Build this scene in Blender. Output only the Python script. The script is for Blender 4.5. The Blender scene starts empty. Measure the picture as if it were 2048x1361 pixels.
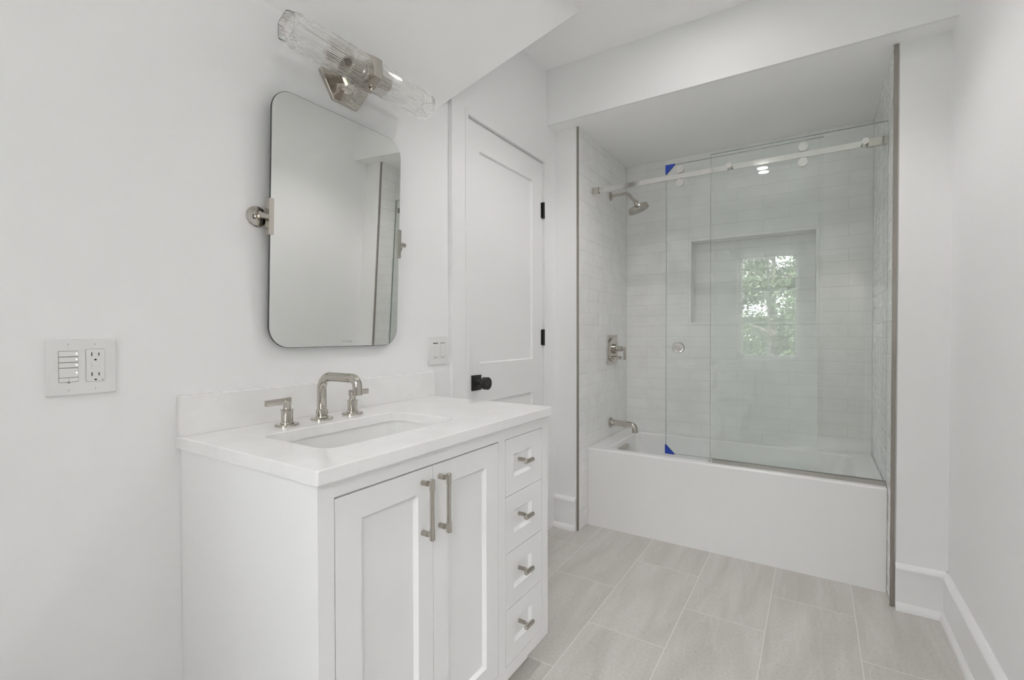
import bpy, bmesh, math, random
from mathutils import Vector, Matrix, noise

random.seed(7)
scene = bpy.context.scene
COL = scene.collection
PI = math.pi

# ------------------------------------------------------------------ camera
cam_data = bpy.data.cameras.new('camera')
cam = bpy.data.objects.new('camera', cam_data)
COL.objects.link(cam)
YAW, PITCH, ROLL = math.radians(32.540), math.radians(-0.6846), math.radians(-0.0987)
fw = Vector((-math.sin(YAW) * math.cos(PITCH), math.cos(YAW) * math.cos(PITCH), math.sin(PITCH)))
rt = Vector((math.cos(YAW), math.sin(YAW), 0.0))
up = rt.cross(fw)
rt, up = (math.cos(ROLL) * rt + math.sin(ROLL) * up), (-math.sin(ROLL) * rt + math.cos(ROLL) * up)
cam.matrix_world = Matrix(((rt.x, up.x, -fw.x, 0.0), (rt.y, up.y, -fw.y, 0.0), (rt.z, up.z, -fw.z, 1.2), (0, 0, 0, 1)))
cam_data.sensor_fit = 'HORIZONTAL'
cam_data.sensor_width = 36.0
cam_data.lens = 36.0 * 949.12 / 2048.0
cam_data.clip_start = 0.02
scene.camera = cam

# ------------------------------------------------------------------ view + world + lights
scene.view_settings.view_transform = 'Standard'
scene.view_settings.look = 'None'
scene.view_settings.gamma = 1.0
scene.view_settings.use_curve_mapping = False
scene.view_settings.exposure = 0.39
SKY = 9.5
LAMP = (32.0, 100.0)
PASSAGE_FILL = 34.0
BEAM = (0.5, 31.0)

world = bpy.data.worlds.new('world')
scene.world = world
world.use_nodes = True
bgn = world.node_tree.nodes['Background']
bgn.inputs['Color'].default_value = (0.945, 0.962, 1.0, 1)
bgn.inputs['Strength'].default_value = SKY

sun_d = bpy.data.lights.new('sun', 'SUN')
sun_d.energy = 85.0
sun_d.angle = math.radians(2)
sun = bpy.data.objects.new('sun', sun_d)
COL.objects.link(sun)
sun.rotation_euler = (math.radians(-48), 0, math.radians(20))

cy = scene.cycles
cy.max_bounces = 24
cy.diffuse_bounces = 12
cy.glossy_bounces = 8
cy.transmission_bounces = 16
cy.transparent_max_bounces = 24
cy.caustics_reflective = True
cy.caustics_refractive = True
cy.sample_clamp_indirect = 8.0
cy.blur_glossy = 0.5

# ------------------------------------------------------------------ materials
def new_mat(name):
    m = bpy.data.materials.new(name)
    m.use_nodes = True
    nt = m.node_tree
    return m, nt, nt.nodes['Principled BSDF']


def ln(nt, a, b):
    nt.links.new(a, b)


def paint(name, col, rough=0.5, bump=0.0, scale=400, spec=0.5):
    m, nt, b = new_mat(name)
    b.inputs['Base Color'].default_value = (*col, 1)
    b.inputs['Roughness'].default_value = rough
    b.inputs['Specular IOR Level'].default_value = spec
    if bump:
        tc = nt.nodes.new('ShaderNodeTexCoord')
        n = nt.nodes.new('ShaderNodeTexNoise')
        n.inputs['Scale'].default_value = scale
        bp = nt.nodes.new('ShaderNodeBump')
        bp.inputs['Strength'].default_value = bump
        bp.inputs['Distance'].default_value = 0.002
        ln(nt, tc.outputs['Object'], n.inputs['Vector'])
        ln(nt, n.outputs['Fac'], bp.inputs['Height'])
        ln(nt, bp.outputs['Normal'], b.inputs['Normal'])
    return m


def metal(name, col, rough=0.06):
    m, nt, b = new_mat(name)
    b.inputs['Base Color'].default_value = (*col, 1)
    b.inputs['Metallic'].default_value = 1.0
    b.inputs['Roughness'].default_value = rough
    return m


M_WALL = paint('wall_paint', (0.866, 0.868, 0.872), 0.6, 0.04, 500, 0.3)
M_CEIL = paint('ceiling_paint', (0.925, 0.925, 0.925), 0.75, 0.03, 400, 0.2)
M_TRIM = paint('trim_paint', (0.866, 0.868, 0.872), 0.35, 0, 0, 0.4)
M_CAB = paint('cabinet_paint', (0.867, 0.869, 0.873), 0.38, 0.01, 300, 0.4)
M_PORC = paint('porcelain', (0.83, 0.83, 0.82), 0.12)
M_TUB = paint('tub_acrylic', (0.86, 0.86, 0.86), 0.22)
M_PLASTIC = paint('white_plastic', (0.79, 0.79, 0.78), 0.3)
M_GREYPL = paint('grey_plastic', (0.30, 0.30, 0.29), 0.4)
M_DARK = paint('dark_slot', (0.015, 0.015, 0.015), 0.6)
M_BLACK = paint('matte_black_metal', (0.012, 0.012, 0.012), 0.42)
M_BLUE = paint('blue_plastic', (0.012, 0.055, 0.42), 0.4)
M_GAP = paint('painted_gap_shade', (0.10, 0.095, 0.09), 0.7)  # dark colour standing in for the shade between cabinet fronts
M_NICKEL = metal('polished_nickel', (0.56, 0.53, 0.485), 0.05)
M_KNURL = metal('knurled_nickel', (0.48, 0.45, 0.40), 0.28)
M_BRUSH = metal('brushed_steel_trim', (0.36, 0.34, 0.31), 0.3)
M_CHROME = metal('chrome_bar', (0.74, 0.725, 0.71), 0.08)
M_SATIN = metal('satin_steel', (0.45, 0.44, 0.42), 0.3)
M_SATIN2 = metal('satin_chrome', (0.66, 0.65, 0.63), 0.35)
M_MIRROR = metal('mirror_silver', (0.86, 0.87, 0.85), 0.0)
M_EDGE = paint('mirror_edge', (0.06, 0.07, 0.065), 0.2)
M_ETCH = paint('etched_glass', (0.30, 0.31, 0.30), 0.6)
M_GROUT = paint('tile_grout', (0.72, 0.72, 0.71), 0.85)
M_BARK = paint('bark', (0.035, 0.028, 0.022), 0.9, 0.3, 40)
M_HALL = paint('hall_paint', (0.34, 0.32, 0.29), 0.7)
M_HALLFLOOR = paint('hall_oak', (0.16, 0.10, 0.06), 0.5)


def make_quartz():
    m, nt, b = new_mat('white_quartz')
    tc = nt.nodes.new('ShaderNodeTexCoord')
    n = nt.nodes.new('ShaderNodeTexNoise')
    n.inputs['Scale'].default_value = 5
    n.inputs['Detail'].default_value = 8
    n.inputs['Distortion'].default_value = 1.5
    r = nt.nodes.new('ShaderNodeValToRGB')
    r.color_ramp.elements[0].position = 0.35
    r.color_ramp.elements[0].color = (0.845, 0.842, 0.838, 1)
    r.color_ramp.elements[1].position = 0.55
    r.color_ramp.elements[1].color = (0.885, 0.883, 0.880, 1)
    ln(nt, tc.outputs['Object'], n.inputs['Vector'])
    ln(nt, n.outputs['Fac'], r.inputs['Fac'])
    ln(nt, r.outputs['Color'], b.inputs['Base Color'])
    b.inputs['Roughness'].default_value = 0.1
    return m


M_QUARTZ = make_quartz()


def make_glaze():
    m, nt, b = new_mat('glazed_white_tile')
    tc = nt.nodes.new('ShaderNodeTexCoord')
    n = nt.nodes.new('ShaderNodeTexNoise')
    n.inputs['Scale'].default_value = 24
    n.inputs['Detail'].default_value = 2
    n2 = nt.nodes.new('ShaderNodeTexNoise')
    n2.inputs['Scale'].default_value = 9
    n2.inputs['Detail'].default_value = 2
    r = nt.nodes.new('ShaderNodeValToRGB')
    r.color_ramp.elements[0].position = 0.3
    r.color_ramp.elements[0].color = (0.83, 0.833, 0.83, 1)
    r.color_ramp.elements[1].position = 0.7
    r.color_ramp.elements[1].color = (0.89, 0.893, 0.89, 1)
    bp = nt.nodes.new('ShaderNodeBump')
    bp.inputs['Strength'].default_value = 0.4
    bp.inputs['Distance'].default_value = 0.006
    ln(nt, tc.outputs['Object'], n.inputs['Vector'])
    ln(nt, tc.outputs['Object'], n2.inputs['Vector'])
    ln(nt, n2.outputs['Fac'], r.inputs['Fac'])
    ln(nt, r.outputs['Color'], b.inputs['Base Color'])
    ln(nt, n.outputs['Fac'], bp.inputs['Height'])
    ln(nt, bp.outputs['Normal'], b.inputs['Normal'])
    b.inputs['Roughness'].default_value = 0.03
    return m


M_GLAZE = make_glaze()


def make_floor():
    m, nt, b = new_mat('grey_stone_floor_tile')
    tc = nt.nodes.new('ShaderNodeTexCoord')
    sp = nt.nodes.new('ShaderNodeSeparateXYZ')
    ax = nt.nodes.new('ShaderNodeMath'); ax.operation = 'ADD'; ax.inputs[1].default_value = 0.4765
    ay = nt.nodes.new('ShaderNodeMath'); ay.operation = 'ADD'; ay.inputs[1].default_value = -2.144 + 0.317
    cb = nt.nodes.new('ShaderNodeCombineXYZ')
    br = nt.nodes.new('ShaderNodeTexBrick')
    br.offset = 0.5
    br.offset_frequency = 2
    br.squash = 1.0
    br.inputs['Scale'].default_value = 1.0
    br.inputs['Mortar Size'].default_value = 0.0015
    br.inputs['Mortar Smooth'].default_value = 0.1
    br.inputs['Bias'].default_value = 0.0
    br.inputs['Brick Width'].default_value = 0.634
    br.inputs['Row Height'].default_value = 0.3135
    br.inputs['Color1'].default_value = (0.0, 0.0, 0.0, 1)
    br.inputs['Color2'].default_value = (1.0, 1.0, 1.0, 1)
    br.inputs['Mortar'].default_value = (0.5, 0.5, 0.5, 1)
    ln(nt, tc.outputs['Object'], sp.inputs[0])
    ln(nt, sp.outputs['X'], ax.inputs[0])
    ln(nt, sp.outputs['Y'], ay.inputs[0])
    ln(nt, ay.outputs[0], cb.inputs['X'])
    ln(nt, ax.outputs[0], cb.inputs['Y'])
    ln(nt, cb.outputs[0], br.inputs['Vector'])
    # each tile samples its own patch of the stone
    off = nt.nodes.new('ShaderNodeVectorMath'); off.operation = 'MULTIPLY_ADD'
    off.inputs[1].default_value = (7.3, 3.1, 5.7)
    ln(nt, br.outputs['Color'], off.inputs[0])
    ln(nt, tc.outputs['Object'], off.inputs[2])
    # streaks along the length of the tile
    mp = nt.nodes.new('ShaderNodeMapping')
    mp.inputs['Scale'].default_value = (7.0, 1.1, 1.0)
    mp.inputs['Rotation'].default_value = (0, 0, 0.12)
    n1 = nt.nodes.new('ShaderNodeTexNoise')
    n1.inputs['Scale'].default_value = 1.6
    n1.inputs['Detail'].default_value = 6
    n1.inputs['Distortion'].default_value = 0.8
    ln(nt, off.outputs[0], mp.inputs['Vector'])
    ln(nt, mp.outputs[0], n1.inputs['Vector'])
    n2 = nt.nodes.new('ShaderNodeTexNoise')
    n2.inputs['Scale'].default_value = 90
    n2.inputs['Detail'].default_value = 5
    ln(nt, tc.outputs['Object'], n2.inputs['Vector'])
    r = nt.nodes.new('ShaderNodeValToRGB')
    e = r.color_ramp.elements
    e[0].position = 0.30; e[0].color = (0.475, 0.450, 0.420, 1)
    e[1].position = 0.70; e[1].color = (0.650, 0.630, 0.604, 1)
    mx = nt.nodes.new('ShaderNodeMix'); mx.data_type = 'FLOAT'
    mx.inputs[0].default_value = 0.42
    ln(nt, n1.outputs['Fac'], mx.inputs[2])
    ln(nt, n2.outputs['Fac'], mx.inputs[3])
    ln(nt, mx.outputs[0], r.inputs['Fac'])
    # thin pale veins
    n3 = nt.nodes.new('ShaderNodeTexNoise')
    n3.inputs['Scale'].default_value = 1.3
    n3.inputs['Detail'].default_value = 3
    mp3 = nt.nodes.new('ShaderNodeMapping')
    mp3.inputs['Scale'].default_value = (5.0, 0.7, 1.0)
    mp3.inputs['Rotation'].default_value = (0, 0, -0.1)
    ln(nt, off.outputs[0], mp3.inputs['Vector'])
    ln(nt, mp3.outputs[0], n3.inputs['Vector'])
    s3 = nt.nodes.new('ShaderNodeMath'); s3.operation = 'SUBTRACT'; s3.inputs[1].default_value = 0.5
    a3 = nt.nodes.new('ShaderNodeMath'); a3.operation = 'ABSOLUTE'
    r3 = nt.nodes.new('ShaderNodeValToRGB')
    r3.color_ramp.elements[0].position = 0.0; r3.color_ramp.elements[0].color = (1, 1, 1, 1)
    r3.color_ramp.elements[1].position = 0.012; r3.color_ramp.elements[1].color = (0, 0, 0, 1)
    ln(nt, n3.outputs['Fac'], s3.inputs[0]); ln(nt, s3.outputs[0], a3.inputs[0]); ln(nt, a3.outputs[0], r3.inputs['Fac'])
    vm = nt.nodes.new('ShaderNodeMath'); vm.operation = 'MULTIPLY'; vm.inputs[1].default_value = 0.20
    ln(nt, r3.outputs['Color'], vm.inputs[0])
    mv = nt.nodes.new('ShaderNodeMix'); mv.data_type = 'RGBA'
    mv.inputs[7].default_value = (0.71, 0.70, 0.68, 1)
    ln(nt, vm.outputs[0], mv.inputs[0])
    ln(nt, r.outputs['Color'], mv.inputs[6])
    # dark pits
    n4 = nt.nodes.new('ShaderNodeTexNoise')
    n4.inputs['Scale'].default_value = 34
    n4.inputs['Detail'].default_value = 4
    r4 = nt.nodes.new('ShaderNodeValToRGB')
    r4.color_ramp.elements[0].position = 0.70; r4.color_ramp.elements[0].color = (0, 0, 0, 1)
    r4.color_ramp.elements[1].position = 0.76; r4.color_ramp.elements[1].color = (0.4, 0.4, 0.4, 1)
    ln(nt, off.outputs[0], n4.inputs['Vector']); ln(nt, n4.outputs['Fac'], r4.inputs['Fac'])
    mp4 = nt.nodes.new('ShaderNodeMix'); mp4.data_type = 'RGBA'
    mp4.inputs[7].default_value = (0.20, 0.18, 0.165, 1)
    ln(nt, r4.outputs['Color'], mp4.inputs[0])
    ln(nt, mv.outputs[2], mp4.inputs[6])
    # grout
    mg = nt.nodes.new('ShaderNodeMix'); mg.data_type = 'RGBA'
    mg.inputs[7].default_value = (0.76, 0.75, 0.73, 1)
    ln(nt, br.outputs['Fac'], mg.inputs[0])
    ln(nt, mp4.outputs[2], mg.inputs[6])
    ln(nt, mg.outputs[2], b.inputs['Base Color'])
    bp = nt.nodes.new('ShaderNodeBump')
    bp.invert = True
    bp.inputs['Strength'].default_value = 0.4
    bp.inputs['Distance'].default_value = 0.001
    ln(nt, br.outputs['Fac'], bp.inputs['Height'])
    ln(nt, bp.outputs['Normal'], b.inputs['Normal'])
    b.inputs['Roughness'].default_value = 0.42
    return m


M_FLOOR = make_floor()


def make_pane(name, tint, gloss=1.0):
    """flat pane: clear, tinted, with the Fresnel reflection of glass on either face"""
    m = bpy.data.materials.new(name)
    m.use_nodes = True
    nt = m.node_tree
    nt.nodes.remove(nt.nodes['Principled BSDF'])
    out = nt.nodes['Material Output']
    g = nt.nodes.new('ShaderNodeNewGeometry')
    mi = nt.nodes.new('ShaderNodeMix'); mi.data_type = 'FLOAT'
    mi.inputs[2].default_value = 1.52
    mi.inputs[3].default_value = 1.0 / 1.52
    fr = nt.nodes.new('ShaderNodeFresnel')
    tr = nt.nodes.new('ShaderNodeBsdfTransparent')
    tr.inputs['Color'].default_value = (*tint, 1)
    gl = nt.nodes.new('ShaderNodeBsdfGlossy')
    gl.inputs['Roughness'].default_value = 0.0
    gl.inputs['Color'].default_value = (gloss, gloss, gloss, 1)
    mx = nt.nodes.new('ShaderNodeMixShader')
    ln(nt, g.outputs['Backfacing'], mi.inputs[0])
    ln(nt, mi.outputs[0], fr.inputs['IOR'])
    ln(nt, fr.outputs[0], mx.inputs[0])
    ln(nt, tr.outputs[0], mx.inputs[1])
    ln(nt, gl.outputs[0], mx.inputs[2])
    ln(nt, mx.outputs[0], out.inputs['Surface'])
    return m


M_PANE = make_pane('clear_shower_glass', (0.980, 0.992, 0.986))
M_WINPANE = make_pane('window_glass', (0.98, 0.985, 0.98))
M_GEDGE = paint('glass_edge', (0.20, 0.26, 0.235), 0.15)


def make_ribglass():
    m, nt, b = new_mat('clear_ribbed_glass')
    b.inputs['Base Color'].default_value = (0.985, 0.985, 0.98, 1)
    b.inputs['Transmission Weight'].default_value = 1.0
    b.inputs['Roughness'].default_value = 0.0
    b.inputs['IOR'].default_value = 1.45
    return m


M_RIB = make_ribglass()


def make_emit(name, col, s):
    m, nt, b = new_mat(name)
    b.inputs['Base Color'].default_value = (0.8, 0.8, 0.8, 1)
    b.inputs['Emission Color'].default_value = (*col, 1)
    b.inputs['Emission Strength'].default_value = s
    return m


M_LENS = [make_emit('lit_lens', (1.0, 0.952, 0.935), k) for k in LAMP]
M_LED = make_emit('lit_led', (1, 1, 1), 1.6)


def make_leaf():
    m, nt, b = new_mat('leaf_green')
    oi = nt.nodes.new('ShaderNodeNewGeometry')
    r = nt.nodes.new('ShaderNodeValToRGB')
    r.color_ramp.elements[0].color = (0.014, 0.028, 0.009, 1)
    r.color_ramp.elements[1].color = (0.040, 0.068, 0.024, 1)
    ln(nt, oi.outputs['Random Per Island'], r.inputs['Fac'])
    ln(nt, r.outputs['Color'], b.inputs['Base Color'])
    b.inputs['Roughness'].default_value = 0.5
    return m


M_LEAF = make_leaf()
M_GRASS = paint('lawn_grass', (0.05, 0.09, 0.03), 0.9, 0.4, 30)
M_BOUNCE = paint('pale_bounce_ground', (0.50, 0.48, 0.47), 0.9, 0.4, 30)

# ------------------------------------------------------------------ mesh helpers
def V(*a):
    return Vector(a)


def box(bm, lo, hi, bev=0.0, seg=2):
    x0, y0, z0 = [min(a, b) for a, b in zip(lo, hi)]
    x1, y1, z1 = [max(a, b) for a, b in zip(lo, hi)]
    vs = [bm.verts.new(p) for p in ((x0, y0, z0), (x1, y0, z0), (x1, y1, z0), (x0, y1, z0),
                                    (x0, y0, z1), (x1, y0, z1), (x1, y1, z1), (x0, y1, z1))]
    fs = [bm.faces.new([vs[i] for i in f]) for f in ((3, 2, 1, 0), (4, 5, 6, 7), (0, 1, 5, 4), (1, 2, 6, 5), (2, 3, 7, 6), (3, 0, 4, 7))]
    if bev > 0:
        es = list({e for f in fs for e in f.edges})
        bmesh.ops.bevel(bm, geom=es, offset=bev, segments=seg, profile=0.5, affect='EDGES')
    return fs


def frame_of(d):
    d = d.normalized()
    a = Vector((0, 0, 1)) if abs(d.z) < 0.9 else Vector((1, 0, 0))
    u = d.cross(a).normalized()
    return u, d.cross(u).normalized()


def loft(bm, loops, cap0=True, cap1=True, closed=True):
    rows = [[bm.verts.new(p) for p in lp] for lp in loops]
    n = len(rows[0])
    for a, b in zip(rows, rows[1:]):
        for i in range(n if closed else n - 1):
            j = (i + 1) % n
            try:
                bm.faces.new((a[i], a[j], b[j], b[i]))
            except ValueError:
                pass
    if cap0:
        bm.faces.new(list(reversed(rows[0])))
    if cap1:
        bm.faces.new(rows[-1])
    return rows


def lathe(bm, p0, axis, prof, n=32):
    """prof: list of (distance along axis, radius)"""
    p0 = Vector(p0); axis = Vector(axis).normalized()
    u, w = frame_of(axis)
    loops = []
    for d, r in prof:
        r = max(r, 1e-5)
        loops.append([p0 + axis * d + (u * math.cos(2 * PI * i / n) + w * math.sin(2 * PI * i / n)) * r for i in range(n)])
    loft(bm, loops)


def cyl(bm, p0, p1, r, n=28, bev=0.0):
    p0 = Vector(p0); p1 = Vector(p1)
    L = (p1 - p0).length
    if bev > 0:
        pr = [(0, r - bev), (bev * 0.3, r - bev * 0.3), (bev, r), (L - bev, r), (L - bev * 0.3, r - bev * 0.3), (L, r - bev)]
    else:
        pr = [(0, r), (L, r)]
    lathe(bm, p0, p1 - p0, pr, n)


def fillet(pts, r, n=8):
    pts = [Vector(p) for p in pts]
    out = [pts[0]]
    for a, b, c in zip(pts, pts[1:], pts[2:]):
        d1 = (a - b).normalized(); d2 = (c - b).normalized()
        ang = d1.angle(d2)
        t = min(r / math.tan(ang / 2), (a - b).length * 0.49, (c - b).length * 0.49)
        rr = t * math.tan(ang / 2)
        cen = b + (d1 + d2).normalized() * (rr / math.sin(ang / 2))
        s = b + d1 * t - cen; e = b + d2 * t - cen
        for k in range(n + 1):
            f = k / n
            v = s.normalized().slerp(e.normalized(), f) * rr
            out.append(cen + v)
    out.append(pts[-1])
    return out


def tube(bm, pts, r, n=24):
    pts = [Vector(p) for p in pts]
    T = []
    for i in range(len(pts)):
        a = pts[max(i - 1, 0)]; b = pts[min(i + 1, len(pts) - 1)]
        T.append((b - a).normalized())
    u, w = frame_of(T[0])
    loops = []
    for i, p in enumerate(pts):
        if i:
            q = T[i - 1].rotation_difference(T[i])
            u = q @ u; w = q @ w
        rr = r[i] if isinstance(r, (list, tuple)) else r
        loops.append([p + (u * math.cos(2 * PI * k / n) + w * math.sin(2 * PI * k / n)) * rr for k in range(n)])
    loft(bm, loops)


def rrect(x0, x1, y0, y1, r, n=6):
    out = []
    for cx, cyy, a0 in ((x1 - r, y0 + r, -PI / 2), (x1 - r, y1 - r, 0), (x0 + r, y1 - r, PI / 2), (x0 + r, y0 + r, PI)):
        for k in range(n + 1):
            a = a0 + PI / 2 * k / n
            out.append((cx + r * math.cos(a), cyy + r * math.sin(a)))
    return out


def obj(name, bm, mat, parent=None, smooth=35, label=None, cat=None, group=None, kind=None, loc=None):
    """link the mesh (built in world coordinates) as one object"""
    bmesh.ops.recalc_face_normals(bm, faces=bm.faces)
    me = bpy.data.meshes.new(name)
    org = Vector(loc) if loc is not None else Vector((0, 0, 0))
    if parent is not None:
        org = WORLD_ORG[parent.name]
    if org.length > 0:
        bmesh.ops.translate(bm, verts=bm.verts, vec=-org)
    bm.to_mesh(me)
    bm.free()
    if smooth:
        for p in me.polygons:
            p.use_smooth = True
        me.set_sharp_from_angle(angle=math.radians(smooth))
    mats = mat if isinstance(mat, (list, tuple)) else [mat]
    for m in mats:
        me.materials.append(m)
    o = bpy.data.objects.new(name, me)
    COL.objects.link(o)
    if smooth:
        wn = o.modifiers.new('weighted_normal', 'WEIGHTED_NORMAL')
        wn.keep_sharp = True
        wn.weight = 100
    if parent is not None:
        o.parent = parent
    elif loc is not None:
        o.location = org
    WORLD_ORG[o.name] = org
    tag(o, label, cat, group, kind)
    return o


WORLD_ORG = {}


def tag(o, label=None, cat=None, group=None, kind=None):
    if label: o['label'] = label
    if cat: o['category'] = cat
    if group: o['group'] = group
    if kind: o['kind'] = kind


def thing(name, loc, label, cat, group=None):
    o = bpy.data.objects.new(name, None)
    o.empty_display_size = 0.05
    COL.objects.link(o)
    o.location = loc
    WORLD_ORG[o.name] = Vector(loc)
    tag(o, label, cat, group)
    return o


def struct(name, bm, mat, smooth=0, **k):
    return obj(name, bm, mat, smooth=smooth, kind='structure', **k)


def text_mesh(body, size, origin, udir, vdir, depth=0.0003):
    """flat lettering as a bmesh, left-bottom at origin"""
    cu = bpy.data.curves.new('lettering', 'FONT')
    cu.body = body
    cu.size = size
    cu.align_x = 'CENTER'
    cu.extrude = depth
    cu.resolution_u = 3
    to = bpy.data.objects.new('lettering_tmp', cu)
    COL.objects.link(to)
    dg = bpy.context.evaluated_depsgraph_get()
    dg.update()
    me = bpy.data.meshes.new_from_object(to.evaluated_get(dg))
    bpy.data.objects.remove(to)
    bm = bmesh.new()
    bm.from_mesh(me)
    bpy.data.meshes.remove(me)
    u = Vector(udir).normalized(); v = Vector(vdir).normalized(); w = u.cross(v)
    o = Vector(origin)
    for vt in bm.verts:
        c = vt.co.copy()
        vt.co = o + u * c.x + v * c.y + w * c.z
    return bm


# ------------------------------------------------------------------ dimensions of the room
XM = -1.389      # mirror wall
XD = -1.369      # door wall
XR = 0.475       # right wall
YB = -0.70       # wall behind the camera
YJ = 2.645       # jambs either side of the tub
YS = 2.535       # face of the bulkhead over the tub
ZA = 2.457       # underside of the bulkhead / tub ceiling
ZC = 2.787       # flat ceiling
TL, TR, TB = -1.205, 0.2865, 3.500   # tile faces
TIP = (XM, 1.586, 2.194)
APEX = (-0.983, 2.158, ZC)

# floor
bm = bmesh.new(); box(bm, (-1.6, -0.86, -0.1), (0.7, 3.7, 0.0)); struct('floor', bm, M_FLOOR)

# ceilings
bm = bmesh.new(); box(bm, (-1.7, -0.86, ZC), (0.7, 2.7, ZC + 0.12)); struct('ceiling', bm, M_CEIL)
bm = bmesh.new()
a = [(XM, YB, TIP[2]), (APEX[0], YB, ZC), (XM, YB, ZC)]
b_ = [TIP, APEX, (XM, TIP[1], ZC)]
loft(bm, [[Vector(p) for p in a], [Vector(p) for p in b_]])
struct('ceiling_slope', bm, M_CEIL)

# bulkhead over the tub
bm = bmesh.new(); box(bm, (-1.6, YS + 0.02, ZA + 0.008), (0.7, 3.72, ZC + 0.12)); box(bm, (-1.6, YS, ZA), (0.7, YS + 0.02, ZC + 0.12)); struct('wall_bulkhead', bm, M_WALL)
bm = bmesh.new(); box(bm, (-1.6, YS + 0.02, ZA), (0.7, 3.72, ZA + 0.008)); struct('ceiling_tub', bm, M_CEIL)

# mirror wall, left
bm = bmesh.new(); box(bm, (XM - 0.15, YB - 0.15, 0), (XM, 1.651, ZC)); struct('wall_left', bm, M_WALL)
# door wall (stands 2 cm proud), with its opening
OY0, OY1, OZ = 1.7666, 2.510, 2.227
bm = bmesh.new()
box(bm, (XM - 0.15, 1.651, 0), (XD, OY0, ZC))
box(bm, (XM - 0.15, OY1, 0), (XD, YJ, ZC))
box(bm, (XM - 0.15, OY0, OZ), (XD, OY1, ZC))
struct('wall_door_side', bm, M_WALL)
# jambs beside the tub
bm = bmesh.new(); box(bm, (-1.6, YJ, 0), (-1.2225, 3.7, ZA)); struct('wall_tub_left', bm, M_WALL)
bm = bmesh.new(); box(bm, (0.3045, YJ, 0), (0.7, 3.7, ZA)); struct('wall_tub_right', bm, M_WALL)
bm = bmesh.new()
NX0, NX1, NZ0, NZ1, ND = -0.734, 0.003, 1.284, 1.849, 0.115
box(bm, (-1.3, TB + 0.0016, 0), (NX0 - 0.012, TB + 0.2, ZA))
box(bm, (NX1 + 0.012, TB + 0.0016, 0), (0.4, TB + 0.2, ZA))
box(bm, (NX0 - 0.012, TB + 0.0016, 0), (NX1 + 0.012, TB + 0.2, NZ0 - 0.012))
box(bm, (NX0 - 0.012, TB + 0.0016, NZ1 + 0.012), (NX1 + 0.012, TB + 0.2, ZA))
box(bm, (NX0 - 0.012, TB + ND + 0.0016, NZ0 - 0.012), (NX1 + 0.012, TB + 0.2, NZ1 + 0.012))
struct('wall_tub_back', bm, M_GROUT)
# right wall
bm = bmesh.new(); box(bm, (XR, YB - 0.15, 0), (XR + 0.15, YJ, ZC)); struct('wall_right', bm, M_WALL)

# wall behind the camera with its window and doorway
WX0, WX1, WZ0, WZ1 = -0.80, -0.15, 0.90, 2.16
DX0, DX1, DZ = 0.03, 0.455, 2.10
bm = bmesh.new()
y0, y1 = YB - 0.15, YB
box(bm, (XM, y0, 0), (WX0, y1, ZC))
box(bm, (WX0, y0, 0), (WX1, y1, WZ0))
box(bm, (WX0, y0, WZ1), (WX1, y1, ZC))
box(bm, (WX1, y0, 0), (DX0, y1, ZC))
box(bm, (DX0, y0, DZ), (DX1, y1, ZC))
box(bm, (DX1, y0, 0), (XR, y1, ZC))
struct('wall_rear', bm, M_WALL)
# dim passage beyond the doorway
bm = bmesh.new(); box(bm, (-0.1, -2.3, -0.1), (1.3, y0, 0)); struct('floor_passage', bm, M_HALLFLOOR)
bm = bmesh.new(); box(bm, (-0.1, -2.3, 2.4), (1.3, y0, 2.5)); struct('ceiling_passage', bm, M_HALL)
bm = bmesh.new()
box(bm, (-0.1, -2.3, 0), (0.0, y0, 2.4)); box(bm, (1.2, -2.3, 0), (1.3, y0, 2.4)); box(bm, (0.0, -2.4, 0), (1.2, -2.3, 2.4))
box(bm, (XR + 0.15, y0 - 0.02, 0), (1.2, y0, 2.4))
struct('wall_passage', bm, M_HALL)
hl = bpy.data.lights.new('added_passage_fill', 'AREA')  # added lamp out of view, fills the room with light through the doorway
hl.energy = PASSAGE_FILL
hl.shape = 'DISK'
hl.size = 0.35
ho = bpy.data.objects.new('added_passage_fill', hl)
COL.objects.link(ho)
ho.location = (0.6, -1.5, 2.39)

# ------------------------------------------------------------------ tiling of the tub surround
TW, TH = 0.305, 0.0765
ROW0 = 1.181 - 16 * TH


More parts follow.
